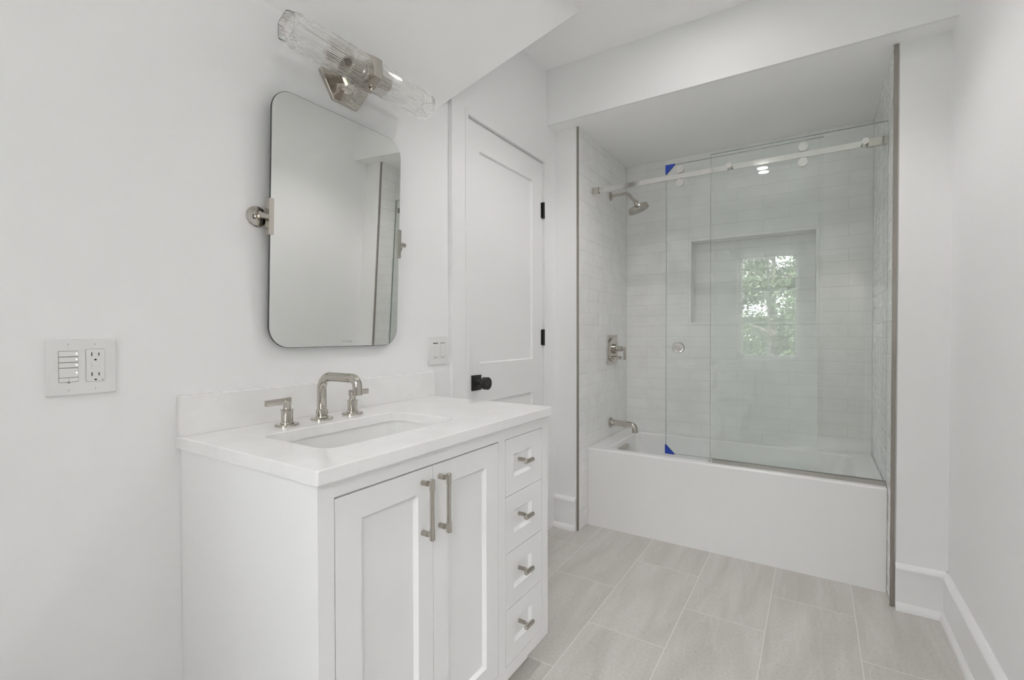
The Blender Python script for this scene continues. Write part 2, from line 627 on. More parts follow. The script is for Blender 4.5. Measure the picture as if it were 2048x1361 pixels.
def tile_face(bm, P, u0, u1, v0, v1, g=0.0012, depth=0.0032):
    """one hand made tile: slightly tilted, slightly wavy, eased edges. P(u,v,w) -> world"""
    u0 += g; u1 -= g; v0 += g; v1 -= g
    if u1 - u0 < 0.004 or v1 - v0 < 0.004:
        return
    tu = random.gauss(0, 0.0016); tv = random.gauss(0, 0.0050)
    uc = (u0 + u1) / 2; vc = (v0 + v1) / 2
    nu, nv = 6, 3
    e = 0.0022
    us = [u0, u0 + e] + [u0 + (u1 - u0) * k / nu for k in range(1, nu)] + [u1 - e, u1]
    vs = [v0, v0 + e] + [v0 + (v1 - v0) * k / nv for k in range(1, nv)] + [v1 - e, v1]
    us = sorted(us); vs = sorted(vs)
    sd = random.random() * 50
    grid = []
    for i, uu in enumerate(us):
        col = []
        for j, vv in enumerate(vs):
            w = tu * (uu - uc) + tv * (vv - vc) + 0.0006 * noise.noise((uu * 14 + sd, vv * 22, sd))
            if i in (0, len(us) - 1) or j in (0, len(vs) - 1):
                w -= 0.0008
            col.append(bm.verts.new(P(uu, vv, w)))
        grid.append(col)
    for i in range(len(us) - 1):
        for j in range(len(vs) - 1):
            bm.faces.new((grid[i][j], grid[i + 1][j], grid[i + 1][j + 1], grid[i][j + 1]))
    ring = [grid[i][0] for i in range(len(us))] + [grid[-1][j] for j in range(1, len(vs))] + \
           [grid[i][-1] for i in range(len(us) - 2, -1, -1)] + [grid[0][j] for j in range(len(vs) - 2, 0, -1)]
    m = len(ring)
    back = []
    for k, vt in enumerate(ring):
        i = k
    # sides down into the grout
    coords = [(us[i], vs[0]) for i in range(len(us))] + [(us[-1], vs[j]) for j in range(1, len(vs))] + \
             [(us[i], vs[-1]) for i in range(len(us) - 2, -1, -1)] + [(us[0], vs[j]) for j in range(len(vs) - 2, 0, -1)]
    back = [bm.verts.new(P(uu, vv, -depth)) for uu, vv in coords]
    for k in range(m):
        bm.faces.new((ring[k], back[k], back[(k + 1) % m], ring[(k + 1) % m]))


def tile_run(bm, P, U0, U1, V0, V1, joint, hole=None, skip_below=None):
    r = int(math.floor((V0 - ROW0) / TH)) - 1
    while ROW0 + r * TH < V1:
        a = max(ROW0 + r * TH, V0); c = min(ROW0 + (r + 1) * TH, V1)
        if c - a > 0.004:
            j = joint + (TW / 2 if r % 2 else 0)
            k = math.floor((U0 - j) / TW)
            while j + k * TW < U1:
                p = max(j + k * TW, U0); q = min(j + (k + 1) * TW, U1)
                rects = [(p, q, a, c)]
                if hole:
                    hu0, hu1, hv0, hv1 = hole
                    new = []
                    for (p_, q_, a_, c_) in rects:
                        if q_ <= hu0 or p_ >= hu1 or c_ <= hv0 or a_ >= hv1:
                            new.append((p_, q_, a_, c_)); continue
                        if p_ < hu0: new.append((p_, hu0, a_, c_))
                        if q_ > hu1: new.append((hu1, q_, a_, c_))
                        m0, m1 = max(p_, hu0), min(q_, hu1)
                        if a_ < hv0: new.append((m0, m1, a_, hv0))
                        if c_ > hv1: new.append((m0, m1, hv1, c_))
                    rects = new
                for (p_, q_, a_, c_) in rects:
                    tile_face(bm, P, p_, q_, a_, c_)
                k += 1
        r += 1


# back wall
bm = bmesh.new()
fr_ = 0.022
PB = lambda u, v, w: Vector((u, TB - w, v))
tile_run(bm, PB, TL, TR, 0.44, ZA, -1.051, hole=(NX0 - fr_, NX1 + fr_, NZ0 - fr_, NZ1 + fr_))
# niche edge pieces, niche back and its four returns
box(bm, (NX0 - fr_ + 0.001, TB - 0.0015, NZ0 - fr_), (NX0, TB + 0.010, NZ1 + fr_), 0.0015)
box(bm, (NX1, TB - 0.0015, NZ0 - fr_), (NX1 + fr_ - 0.001, TB + 0.010, NZ1 + fr_), 0.0015)
box(bm, (NX0, TB - 0.0015, NZ1), (NX1, TB + 0.010, NZ1 + fr_), 0.0015)
box(bm, (NX0, TB - 0.0015, NZ0 - fr_), (NX1, TB + 0.010, NZ0), 0.0015)
PN = lambda u, v, w: Vector((u, TB + ND - w, v))
tile_run(bm, PN, NX0, NX1, NZ0, NZ1, -1.051)
box(bm, (NX0 - 0.011, TB + 0.001, NZ0), (NX0, TB + ND, NZ1))
box(bm, (NX1, TB + 0.001, NZ0), (NX1 + 0.011, TB + ND, NZ1))
box(bm, (NX0, TB + 0.001, NZ1), (NX1, TB + ND, NZ1 + 0.011))
box(bm, (NX0, TB + 0.001, NZ0 - 0.011), (NX1, TB + ND, NZ0))
struct('wall_tile_back', bm, M_GLAZE, smooth=25)
# side walls
bm = bmesh.new()
PL = lambda u, v, w: Vector((TL + w, u, v))
tile_run(bm, PL, YJ + 0.003, TB, 0.0, ZA, 2.80)
struct('wall_tile_left', bm, M_GLAZE, smooth=25)
bm = bmesh.new()
PR = lambda u, v, w: Vector((TR - w, u, v))
tile_run(bm, PR, YJ + 0.003, TB, 0.0, ZA, 2.80)
struct('wall_tile_right', bm, M_GLAZE, smooth=25)
bm = bmesh.new()
box(bm, (-1.2225, YJ + 0.006, 0), (TL - 0.0016, TB + 0.012, ZA))
struct('wall_grout_left', bm, M_GROUT)
bm = bmesh.new()
box(bm, (TR + 0.0016, YJ + 0.004, 0), (0.3045, TB + 0.012, ZA))
struct('wall_grout_right', bm, M_GROUT)
# metal edge strips where tile meets paint
bm = bmesh.new(); box(bm, (-1.2215, YJ - 0.0015, 0.0), (-1.2085, YJ + 0.006, ZA - 0.001), 0.0008, 1); struct('trim_1', bm, M_BRUSH)
bm = bmesh.new(); box(bm, (0.2835, YJ - 0.0015, 0.0), (0.2995, YJ + 0.006, ZA - 0.001), 0.0008, 1); struct('trim_2', bm, M_BRUSH)

# ------------------------------------------------------------------ baseboards
def baseboard(name, p0, p1, inward):
    """profile swept from p0 to p1 on the floor; inward = direction away from the wall"""
    prof = [(0, 0), (0.030, 0), (0.0295, 0.012), (0.026, 0.024), (0.019, 0.032), (0.016, 0.034), (0.016, 0.174),
            (0.022, 0.176), (0.0225, 0.181), (0.020, 0.188), (0.0135, 0.195), (0.006, 0.2), (0, 0.2)]
    bm = bmesh.new()
    w = Vector(inward)
    loops = [[Vector((p[0], p[1], 0)) + w * d + Vector((0, 0, z)) for d, z in prof] for p in (p0, p1)]
    loft(bm, loops)
    return struct(name, bm, M_TRIM, smooth=30)


baseboard('baseboard_tub_left', (XD, YJ), (-1.2228, YJ), (0, -1, 0))
baseboard('baseboard_tub_right', (0.3015, YJ), (XR, YJ), (0, -1, 0))
baseboard('baseboard_right', (XR, YB), (XR, YJ), (-1, 0, 0))
baseboard('baseboard_left', (XM, YB), (XM, 0.572), (1, 0, 0))
baseboard('baseboard_rear', (XM, YB), (DX0 - 0.07, YB), (0, 1, 0))

# ------------------------------------------------------------------ door in the left wall
def panel_slab(bm, P, u0, u1, v0, v1, w, thick, wells, depth=0.012, ramp=0.003, bev=0.0015):
    """flat front with recessed panels. wells: list of (u0,u1,v0,v1, split0, split1) stacked in v"""
    # body
    def rect(a, b, c, d, ww):
        return [P(a, c, ww), P(b, c, ww), P(b, d, ww), P(a, d, ww)]
    wells = sorted(wells, key=lambda k: k[2])
    cuts = [v0] + [(p[3] + q[2]) / 2 for p, q in zip(wells, wells[1:])] + [v1]
    for k, (a, b, c, d) in enumerate(wells):
        c0, c1 = cuts[k], cuts[k + 1]
        loft(bm, [rect(u0, u1, c0, c1, w), rect(a, b, c, d, w), rect(a + ramp, b - ramp, c + ramp, d - ramp, w - depth)], cap0=False)
    # sides and back
    loft(bm, [rect(u0, u1, v0, v1, w), rect(u0, u1, v0, v1, w - thick)], cap0=False)
    bmesh.ops.remove_doubles(bm, verts=bm.verts, dist=1e-5)


PX = lambda u, v, w: Vector((w, u, v))
DW = XD - 0.013
bm = bmesh.new()
panel_slab(bm, PX, 1.770, 2.5065, 0.008, 2.2225, DW, 0.035,
           [(1.875, 2.388, 1.058, 2.092), (1.875, 2.388, 0.24, 0.866)], depth=0.011, ramp=0.005)
door1 = struct('door_1', bm, M_TRIM)
# stop + bead around the opening
bm = bmesh.new()
xs0, xs1 = DW - 0.060, DW - 0.0352
box(bm, (xs0, OY0, 0), (xs1, OY0 + 0.02, OZ)); box(bm, (xs0, OY1 - 0.02, 0), (xs1, OY1, OZ)); box(bm, (xs0, OY0, OZ - 0.02), (xs1, OY1, OZ))
box(bm, (xs0, OY0, 0), (xs1, OY1, 0.02))
struct('trim_3', bm, M_TRIM)
bm = bmesh.new()
bw = 0.023
for lo, hi in (((XD, OY0 - bw, 0), (XD + 0.004, OY0, OZ + bw)), ((XD, OY1, 0), (XD + 0.004, OY1 + bw, OZ + bw)), ((XD, OY0, OZ), (XD + 0.004, OY1, OZ + bw))):
    box(bm, lo, hi, 0.0012, 1)
struct('trim_4', bm, M_TRIM)
# hinges
for zc in (1.941, 1.182, 0.423):
    bm = bmesh.new()
    cyl(bm, (DW + 0.009, 2.505, zc - 0.048), (DW + 0.009, 2.505, zc + 0.048), 0.0075, 16)
    box(bm, (DW - 0.001, 2.487, zc - 0.046), (DW + 0.003, 2.5085, zc + 0.046))
    box(bm, (DW + 0.001, 2.5065, zc - 0.046), (XD - 0.001, 2.5098, zc + 0.046))
    obj('hinge', bm, M_BLACK, door1, label='matte black hinge')
# knob with square rosette
bm = bmesh.new()
yk, zk = 1.840, 0.966
lathe(bm, (DW + 0.006, yk, zk), (1, 0, 0), [(0, 0.018), (0.010, 0.016), (0.016, 0.013), (0.030, 0.013), (0.036, 0.020), (0.040, 0.0285), (0.043, 0.030), (0.066, 0.030), (0.0685, 0.0285), (0.069, 0.0)], 36)
knob = obj('door_knob', bm, M_BLACK, door1, label='round matte black knob')
bm = bmesh.new(); box(bm, (DW, yk - 0.037, zk - 0.037), (DW + 0.007, yk + 0.037, zk + 0.037), 0.0015)
obj('rosette', bm, M_BLACK, knob)

# ------------------------------------------------------------------ vanity
BX, BY0, BY1, BZ0, BZ1 = -0.818, 0.574, 1.522, 0.107, 0.908
van = thing('vanity_cabinet', (-1.1, 1.05, 0), 'white painted vanity cabinet with two doors and four drawers under the quartz top', 'cabinet')
bm = bmesh.new()
D0, D1, D2, D3 = 0.614, 0.9065, 1.2, 1.2   # doors
dz0, dz1 = 0.146, 0.866
ry0, ry1 = 1.243, 1.476
zs = [0.146, 0.322, 0.502, 0.684, 0.866]
gp = 0.0022
# face frame
ft = 0.02
box(bm, (BX - ft, BY0, BZ0), (BX, D0 - gp, BZ1))
box(bm, (BX - ft, D2 + gp, BZ0), (BX, ry0 - gp, BZ1))
box(bm, (BX - ft, ry1 + gp, BZ0), (BX, BY1, BZ1))
box(bm, (BX - ft, D0 - gp, dz1 + 0.0038), (BX, D2 + gp, BZ1))
box(bm, (BX - ft, D0 - gp, BZ0), (BX, D2 + gp, dz0 - gp))
box(bm, (BX - ft, ry0 - gp, dz1 + gp), (BX, ry1 + gp, BZ1))
box(bm, (BX - ft, ry0 - gp, BZ0), (BX, ry1 + gp, dz0 - gp))
# sides, bottom, back
box(bm, (XM + 0.001, BY0, BZ0), (BX - ft, BY0 + 0.018, BZ1))
box(bm, (XM + 0.001, BY1 - 0.018, BZ0), (BX - ft, BY1, BZ1))
box(bm, (XM + 0.001, BY0 + 0.018, BZ0), (BX - ft, BY1 - 0.018, BZ0 + 0.018))
box(bm, (XM + 0.001, BY0 + 0.018, BZ0 + 0.018), (XM + 0.012, BY1 - 0.018, BZ1))
obj('carcass', bm, M_CAB, van, smooth=0)
bm = bmesh.new()
box(bm, (BX - ft - 0.012, D0 - 0.01, dz0 - 0.01), (BX - ft - 0.006, ry1 + 0.01, dz1 + 0.01))  # sheet added behind the fronts, its dark colour paints shade into the gaps
obj('gap_shade_sheet', bm, M_GAP, van, smooth=0)
bm = bmesh.new()
box(bm, (XM + 0.02, BY0 + 0.02, 0.0), (-0.895, 1.492, 0.090))
obj('toe_kick', bm, M_CAB, van, smooth=0)
bm = bmesh.new()
box(bm, (XM + 0.02, BY0 + 0.01, 0.090), (-0.826, 1.390, 0.107))
obj('base_rail', bm, M_CAB, van, smooth=0)


def bar_pull(y, z0, z1, par):
    bm = bmesh.new()
    xb = -0.786
    cyl(bm, (xb, y, z0 + 0.028), (xb, y, z1 - 0.028), 0.0058, 20)
    for za, zb in ((z0, z0 + 0.03), (z1 - 0.03, z1)):
        cyl(bm, (xb, y, za), (xb, y, zb), 0.0070, 20, 0.0028)
    h = obj('bar_pull', bm, M_NICKEL, par, label='polished nickel bar pull')
    for zc in (z0 + 0.013, z1 - 0.013):
        bm = bmesh.new()
        cyl(bm, (BX + 0.0005, y, zc), (BX + 0.019, y, zc), 0.0068, 24)
        cyl(bm, (BX + 0.019, y, zc), (xb, y, zc), 0.0045, 16)
        obj('post', bm, M_KNURL, h, label='knurled post')


dA = bmesh.new(); panel_slab(dA, PX, D0, D1 - gp / 2, dz0, dz1, BX, 0.018, [(0.680, 0.853, 0.205, 0.807)], depth=0.012, ramp=0.006)
dA = obj('door', dA, M_CAB, van, smooth=0)
bar_pull(0.868, 0.695, 0.846, dA)
dB = bmesh.new(); panel_slab(dB, PX, D1 + gp / 2, D2, dz0, dz1, BX, 0.018, [(0.966, 1.139, 0.205, 0.807)], depth=0.012, ramp=0.006)
dB = obj('door', dB, M_CAB, van, smooth=0)
bar_pull(0.931, 0.693, 0.846, dB)
for k in range(4):
    z0, z1 = zs[k] + (gp if k else 0), zs[k + 1] - (0 if k == 3 else 0)
    bm = bmesh.new()
    zm = (z0 + z1) / 2
    panel_slab(bm, PX, ry0, ry1, z0, z1, BX, 0.018, [(1.291, 1.406, zm - 0.037, zm + 0.037)], depth=0.010, ramp=0.009)
    dr = obj('drawer', bm, M_CAB, van, smooth=0)
    bm = bmesh.new()
    yk = 1.338; zk = zm + 0.010
    cyl(bm, (-0.787, yk - 0.0235, zk), (-0.787, yk + 0.0235, zk), 0.0076, 20, 0.0020)
    kn = obj('knob', bm, M_NICKEL, dr, label='polished nickel T bar knob')
    bm = bmesh.new()
    cyl(bm, (BX - 0.0098, yk, zk), (BX + 0.014, yk, zk), 0.0062, 20)
    cyl(bm, (BX + 0.014, yk, zk), (-0.787, yk, zk), 0.0042, 16)
    obj('post', bm, M_KNURL, kn, label='knurled post')

# countertop with undermount sink cut-out, backsplash
CX0, CX1, CY0, CY1, CZ0, CZ1 = XM + 0.001, -0.802, 0.562, 1.527, 0.9085, 0.938
SX0, SX1, SY0, SY1 = -1.208, -0.934, 0.681, 1.145
ct = thing('countertop', (-1.1, 1.05, CZ0), 'white quartz countertop with a sink cut-out lying on the vanity cabinet', 'countertop')
bm = bmesh.new()
n = 8


def lp(pts, z):
    return [Vector((x, y, z)) for x, y in pts]


ov = 0.004
o_in = rrect(CX0, CX1, CY0, CY1, 0.004, n)
o_ot = rrect(CX0 + ov, CX1 - ov, CY0 + ov, CY1 - ov, 0.003, n)
o_m = rrect(CX0 + 0.0012, CX1 - 0.0012, CY0 + 0.0012, CY1 - 0.0012, 0.004, n)
s_a = rrect(SX0 - 0.002, SX1 + 0.002, SY0 - 0.002, SY1 + 0.002, 0.042, n)
s_b = rrect(SX0, SX1, SY0, SY1, 0.040, n)
loft(bm, [lp(s_b, CZ0), lp(o_in, CZ0), lp(o_in, CZ1 - ov), lp(o_m, CZ1 - 0.0012), lp(o_ot, CZ1), lp(s_a, CZ1), lp(s_b, CZ1 - 0.002), lp(s_b, CZ0)], cap0=False, cap1=False)
obj('slab', bm, M_QUARTZ, ct, smooth=40)
bm = bmesh.new(); box(bm, (XM + 0.001, 0.566, CZ1), (XM + 0.020, 1.531, 1.042), 0.0015)
obj('backsplash', bm, M_QUARTZ, ct, smooth=40)

# sink
sk = thing('sink', (-1.07, 0.913, 0.78), 'white rectangular undermount sink below the countertop cut-out', 'sink')
bm = bmesh.new()
L = []
for x_in, z, r in ((-0.022, 0.9075, 0.055), (0.004, 0.9075, 0.045), (0.004, 0.905, 0.045), (-0.001, 0.88, 0.045), (-0.006, 0.80, 0.05), (-0.016, 0.775, 0.05), (-0.04, 0.765, 0.045), (-0.075, 0.760, 0.04)):
    pass
spec = [(0.022, 0.9075, 0.06), (0.004, 0.9075, 0.042), (0.004, 0.900, 0.042), (-0.002, 0.84, 0.046), (-0.008, 0.79, 0.05), (-0.016, 0.772, 0.05), (-0.032, 0.763, 0.045), (-0.07, 0.758, 0.04), (-0.11, 0.755, 0.02)]
for e, z, r in spec:
    L.append(lp(rrect(SX0 - e, SX1 + e, SY0 - e, SY1 + e, r, n), z))
loft(bm, L, cap0=False, cap1=True)
outer = [(0.022, 0.9075, 0.06), (0.022, 0.895, 0.06), (0.012, 0.885, 0.055), (0.004, 0.78, 0.055), (-0.02, 0.748, 0.05), (-0.10, 0.742, 0.03)]
loft(bm, [lp(rrect(SX0 - e, SX1 + e, SY0 - e, SY1 + e, r, n), z) for e, z, r in outer], cap0=False, cap1=True)
bmesh.ops.remove_doubles(bm, verts=bm.verts, dist=1e-5)
obj('basin', bm, M_PORC, sk, smooth=50)
bm = bmesh.new()
lathe(bm, (-1.07, 0.913, 0.7553), (0, 0, 1), [(0, 0.03), (0.003, 0.03), (0.0045, 0.027), (0.003, 0.02), (0.001, 0.004)], 28)
obj('drain', bm, M_NICKEL, sk, label='polished nickel drain')
bm = text_mesh('KOHLER', 0.010, (SX0 + 0.0075, 0.80, 0.845), (0, 1, 0), (0.09, 0, 1), 0.0003)
obj('lettering', bm, paint('glaze_print', (0.52, 0.51, 0.49), 0.4), sk, smooth=0, label='faint grey maker lettering')

# faucet, three pieces on the deck
fa = thing('faucet', (-1.285, 0.918, CZ1), 'polished nickel widespread faucet behind the sink with spout and two lever handles', 'faucet')
FX, FZ = -1.283, CZ1 + 0.0004
bm = bmesh.new()
tube(bm, fillet([(FX, 0.918, FZ + 0.02), (FX, 0.918, 1.072), (-1.118, 0.918, 1.072), (-1.118, 0.918, 1.024)], 0.040, 12), 0.0138, 24)
sp_ = obj('spout', bm, M_NICKEL, fa, smooth=50)
bm = bmesh.new()
lathe(bm, (FX, 0.918, FZ), (0, 0, 1), [(0, 0.033), (0.0045, 0.033), (0.006, 0.0315), (0.007, 0.019), (0.012, 0.0178), (0.013, 0.0155), (0.016, 0.0155), (0.017, 0.0178), (0.030, 0.0178), (0.031, 0.0155), (0.033, 0.0142)], 36)
obj('spout_base', bm, M_NICKEL, sp_)
for yh, s in ((0.803, -1), (1.033, 1)):
    bm = bmesh.new()
    lathe(bm, (FX, yh, FZ), (0, 0, 1), [(0, 0.033), (0.0045, 0.033), (0.006, 0.0315), (0.007, 0.0185), (0.012, 0.0185), (0.013, 0.0160), (0.043, 0.0160), (0.044, 0.0176), (0.047, 0.0176), (0.048, 0.0112), (0.051, 0.0104), (0.066, 0.0104), (0.072, 0.010), (0.074, 0.007)], 36)
    h = obj('handle', bm, M_NICKEL, fa)
    bm = bmesh.new()
    ya, yb = yh - s * 0.012, yh + s * 0.064
    za = 1.0085
    pts = [(ya, za - 0.0095), (ya, za + 0.0105), (yb, za + 0.0080), (yb, za - 0.0085)]
    loft(bm, [[Vector((FX - 0.0055, y, z)) for y, z in pts], [Vector((FX + 0.0055, y, z)) for y, z in pts]])
    bmesh.ops.bevel(bm, geom=list(bm.edges), offset=0.001, segments=2, affect='EDGES')
    obj('lever', bm, M_NICKEL, h)

# ------------------------------------------------------------------ pivot mirror
def mx_(z): return -1.3527 + 0.0376 * (z - 1.5)
def PM(u, v, w):   # u along y, v height, w out of the face
    nrm = Vector((1, 0, -0.0376)).normalized()
    return Vector((mx_(v), u, v)) + nrm * w


MY0, MY1, MZ0, MZ1 = 0.797, 1.3105, 1.1593, 1.932
mir = thing('pivot_mirror', (XM, 1.054, 1.55), 'tall rounded frameless pivot mirror with nickel side brackets over the sink', 'mirror')
bm = bmesh.new()
rr = rrect(MY0, MY1, MZ0, MZ1, 0.066, 12)
f0 = rrect(MY0 + 0.0015, MY1 - 0.0015, MZ0 + 0.0015, MZ1 - 0.0015, 0.0645, 12)
loft(bm, [[PM(u, v, -0.006) for u, v in rr], [PM(u, v, -0.0012) for u, v in rr], [PM(u, v, 0) for u, v in f0]])
mg = obj('mirror_glass', bm, [M_MIRROR, M_EDGE], mir, smooth=0)
for p in mg.data.polygons:
    p.material_index = 0 if len(p.vertices) > 4 and p.normal.x > 0.5 else 1
bm = text_mesh('KOHLER', 0.0085, PM(1.078, 1.174, 0.0001), (0, 1, 0), (0.0376, 0, 1), 0.0001)
for vt in bm.verts:   # letter-spaced
    vt.co.y = 1.078 + (vt.co.y - 1.078) * 1.35
obj('lettering', bm, M_ETCH, mir, smooth=0, label='small etched maker lettering')
for s, yE in ((-1, MY0), (1, MY1)):
    yp = yE + s * 0.020     # axis of the wall post
    zp = 1.548
    bm = bmesh.new()
    lathe(bm, (XM + 0.0005, yp, zp), (1, 0, 0), [(0, 0.0305), (0.004, 0.0305), (0.007, 0.028), (0.009, 0.02), (0.010, 0.011), (0.012, 0.009), (0.030, 0.0085)], 40)
    br_ = obj('bracket', bm, M_NICKEL, mir, label='polished nickel bracket')
    bm = bmesh.new()
    xc = mx_(zp) - 0.003
    cyl(bm, (xc, yp - s * 0.014, zp), (xc, yp + s * 0.011, zp), 0.0098, 24, 0.001)
    obj('pivot_barrel', bm, M_NICKEL, br_)
    bm = bmesh.new()
    ya, yb = (yE - 0.006, yE + 0.0095) if s < 0 else (yE - 0.0095, yE + 0.006)
    pts = rrect(ya, yb, zp - 0.054, zp + 0.054, 0.004, 4)
    loft(bm, [[PM(u, v, -0.014) for u, v in pts], [PM(u, v, 0.0045) for u, v in pts]])
    obj('clip', bm, M_NICKEL, br_)

# ------------------------------------------------------------------ wall sconce
sc = thing('wall_sconce', (XM, 1.09, 2.08), 'two-armed nickel wall light with ribbed clear glass shades above the mirror', 'wall light')
SXc, SYc, SZc = XM + 0.112, 1.098, 2.083


def hexa(a, c0, c1, flat='x'):
    return [(c0 + a * math.cos(PI / 3 * k), c1 + a * math.sin(PI / 3 * k)) for k in range(6)]


# back plate: pointed hexagon with a hollow pyramid rising to the arm
bm = bmesh.new()
L = []
for w, a in ((0.0005, 0.100), (0.0125, 0.100), (0.0145, 0.097), (0.0155, 0.090), (0.0175, 0.070), (0.023, 0.050), (0.033, 0.033), (0.047, 0.022), (0.056, 0.018)):
    ring = []
    k_h = 0.92 if a > 0.03 else 1.0
    for k in range(6):
        y0 = a * math.cos(PI / 3 * k); z0 = a * math.sin(PI / 3 * k) * k_h
        ring.append(Vector((XM + w, 1.088 + y0, SZc - 0.006 + z0)))
    L.append(ring)
loft(bm, L)
obj('backplate', bm, M_NICKEL, sc, smooth=20, label='hexagonal nickel backplate')
bm = bmesh.new()
lathe(bm, (XM + 0.054, 1.092, SZc - 0.004), (1, 0.08, 0.03), [(0, 0.012), (0.004, 0.016), (0.010, 0.016), (0.013, 0.011), (0.024, 0.010)], 28)
obj('arm', bm, M_NICKEL, sc)


def hexring(a, y, rnd=0.12, npf=1, rib=0.0, nrib=0):
    """hexagonal section (flat towards the room) in the x-z plane at y"""
    out = []
    if not nrib:
        for k in range(6):
            t = PI / 6 + PI / 3 * k
            out.append(Vector((SXc + a * math.cos(t), y, SZc + a * math.sin(t))))
        return out
    N = nrib * 4
    for i in range(N):
        t = 2 * PI * i / N
        ph = ((t - PI / 6) % (PI / 3)) - PI / 6
        hexr = a * math.cos(PI / 6) / math.cos(ph)
        r = hexr * (1 - rnd) + a * 0.95 * rnd
        r += rib * math.cos(i * PI / 2)
        out.append(Vector((SXc + r * math.cos(t), y, SZc + r * math.sin(t))))
    return out


bm = bmesh.new()
loft(bm, [hexring(0.052, SYc - 0.0185), hexring(0.0605, SYc - 0.0185), hexring(0.064, SYc - 0.014), hexring(0.064, SYc + 0.014), hexring(0.0605, SYc + 0.0185), hexring(0.052, SYc + 0.0185)])
obj('centre_ring', bm, M_NICKEL, sc, smooth=20)
bm = bmesh.new()
lathe(bm, (SXc + 0.02, SYc, SZc - 0.0545), (0, 0, -1), [(0, 0.003), (0.004, 0.003), (0.005, 0.0055), (0.011, 0.0055), (0.0125, 0.003)], 20)
obj('thumb_screw', bm, M_NICKEL, sc)
for s in (-1, 1):
    NR = 54
    yb, ye = SYc + s * 0.017, SYc + s * 0.293
    bm = bmesh.new()
    outer = [(0.0555, yb, .0007), (0.0555, ye - s * 0.030, .0007), (0.0535, ye - s * 0.022, .0007), (0.048, ye - s * 0.004, .0007), (0.0455, ye, .0006)]
    inner = [(0.0430, ye, 0), (0.0455, ye - s * 0.004, 0), (0.0510, ye - s * 0.022, 0), (0.0530, ye - s * 0.030, 0), (0.0530, yb, 0)]
    loops = [hexring(a, y, 0.22, rib=rb, nrib=NR) for a, y, rb in outer] + [hexring(a, y, 0.22, rib=rb, nrib=NR) for a, y, rb in inner]
    loops.append(loops[0])
    loft(bm, loops, cap0=False, cap1=False)
    bmesh.ops.remove_doubles(bm, verts=bm.verts, dist=1e-6)
    obj('glass_shade', bm, M_RIB, sc, smooth=25, label='clear ribbed glass shade')
    bm = bmesh.new()
    lathe(bm, (SXc, SYc + s * 0.016, SZc), (0, s, 0), [(0, 0.044), (0.010, 0.044), (0.012, 0.039), (0.024, 0.039), (0.026, 0.0365), (0.064, 0.0365), (0.066, 0.0345), (0.066, 0.028), (0.040, 0.026), (0.040, 0.002)], 36)
    obj('lamp_socket', bm, M_NICKEL, sc)

# ------------------------------------------------------------------ wall plates
pl = thing('switch_plate', (XM, 0.378, 1.13), 'wide white wall plate with lighting keypad and power outlet, left of the vanity', 'switch plate')
X0 = XM + 0.0005
bm = bmesh.new()


def yz_plate(bm, y0, y1, z0, z1, x0, x1, bev):
    loft(bm, [[Vector((x0, u, v)) for u, v in rrect(y0, y1, z0, z1, 0.003, 3)], [Vector((x1 - bev * 0.4, u, v)) for u, v in rrect(y0 + bev * 0.3, y1 - bev * 0.3, z0 + bev * 0.3, z1 - bev * 0.3, 0.003, 3)],
              [Vector((x1, u, v)) for u, v in rrect(y0 + bev, y1 - bev, z0 + bev, z1 - bev, 0.002, 3)]])


yz_plate(bm, 0.317, 0.440, 1.066, 1.191, X0, X0 + 0.0085, 0.005)
obj('face_plate', bm, M_PLASTIC, pl)
XF_ = X0 + 0.0085
# keypad
bm = bmesh.new(); box(bm, (XF_ - 0.002, 0.3369, 1.0966), (XF_ + 0.0004, 0.3701, 1.1651)); kp = obj('keypad', bm, M_GREYPL, pl, smooth=0)
rows = [(1.1528, 1.1645), (1.1403, 1.1518), (1.1283, 1.1393), (1.1068, 1.1273)]
for z0, z1 in rows:
    bm = bmesh.new(); box(bm, (XF_, 0.3375, z0 + 0.0003), (XF_ + 0.0028, 0.3695, z1 - 0.0003), 0.0007, 1)
    bt = obj('button', bm, M_PLASTIC, kp, smooth=0)
    bm = bmesh.new(); lathe(bm, (XF_ + 0.0026, 0.3665, (z0 + z1) / 2), (1, 0, 0), [(0, 0.0015), (0.0008, 0.0013), (0.001, 0.0)], 12)
    obj('indicator_light', bm, M_LED, bt, label='glowing white indicator light')
for y0, y1 in ((0.3375, 0.3533), (0.3538, 0.3695)):
    bm = bmesh.new(); box(bm, (XF_, y0, 1.0972), (XF_ + 0.0026, y1, 1.1062), 0.0007, 1)
    obj('button', bm, M_PLASTIC, kp, smooth=0)
bm = bmesh.new(); lathe(bm, (XF_ + 0.0005, 0.3535, 1.0958), (1, 0, 0), [(0, 0.0022), (0.0012, 0.0022), (0.0012, 0)], 12); obj('sensor', bm, M_GREYPL, kp)
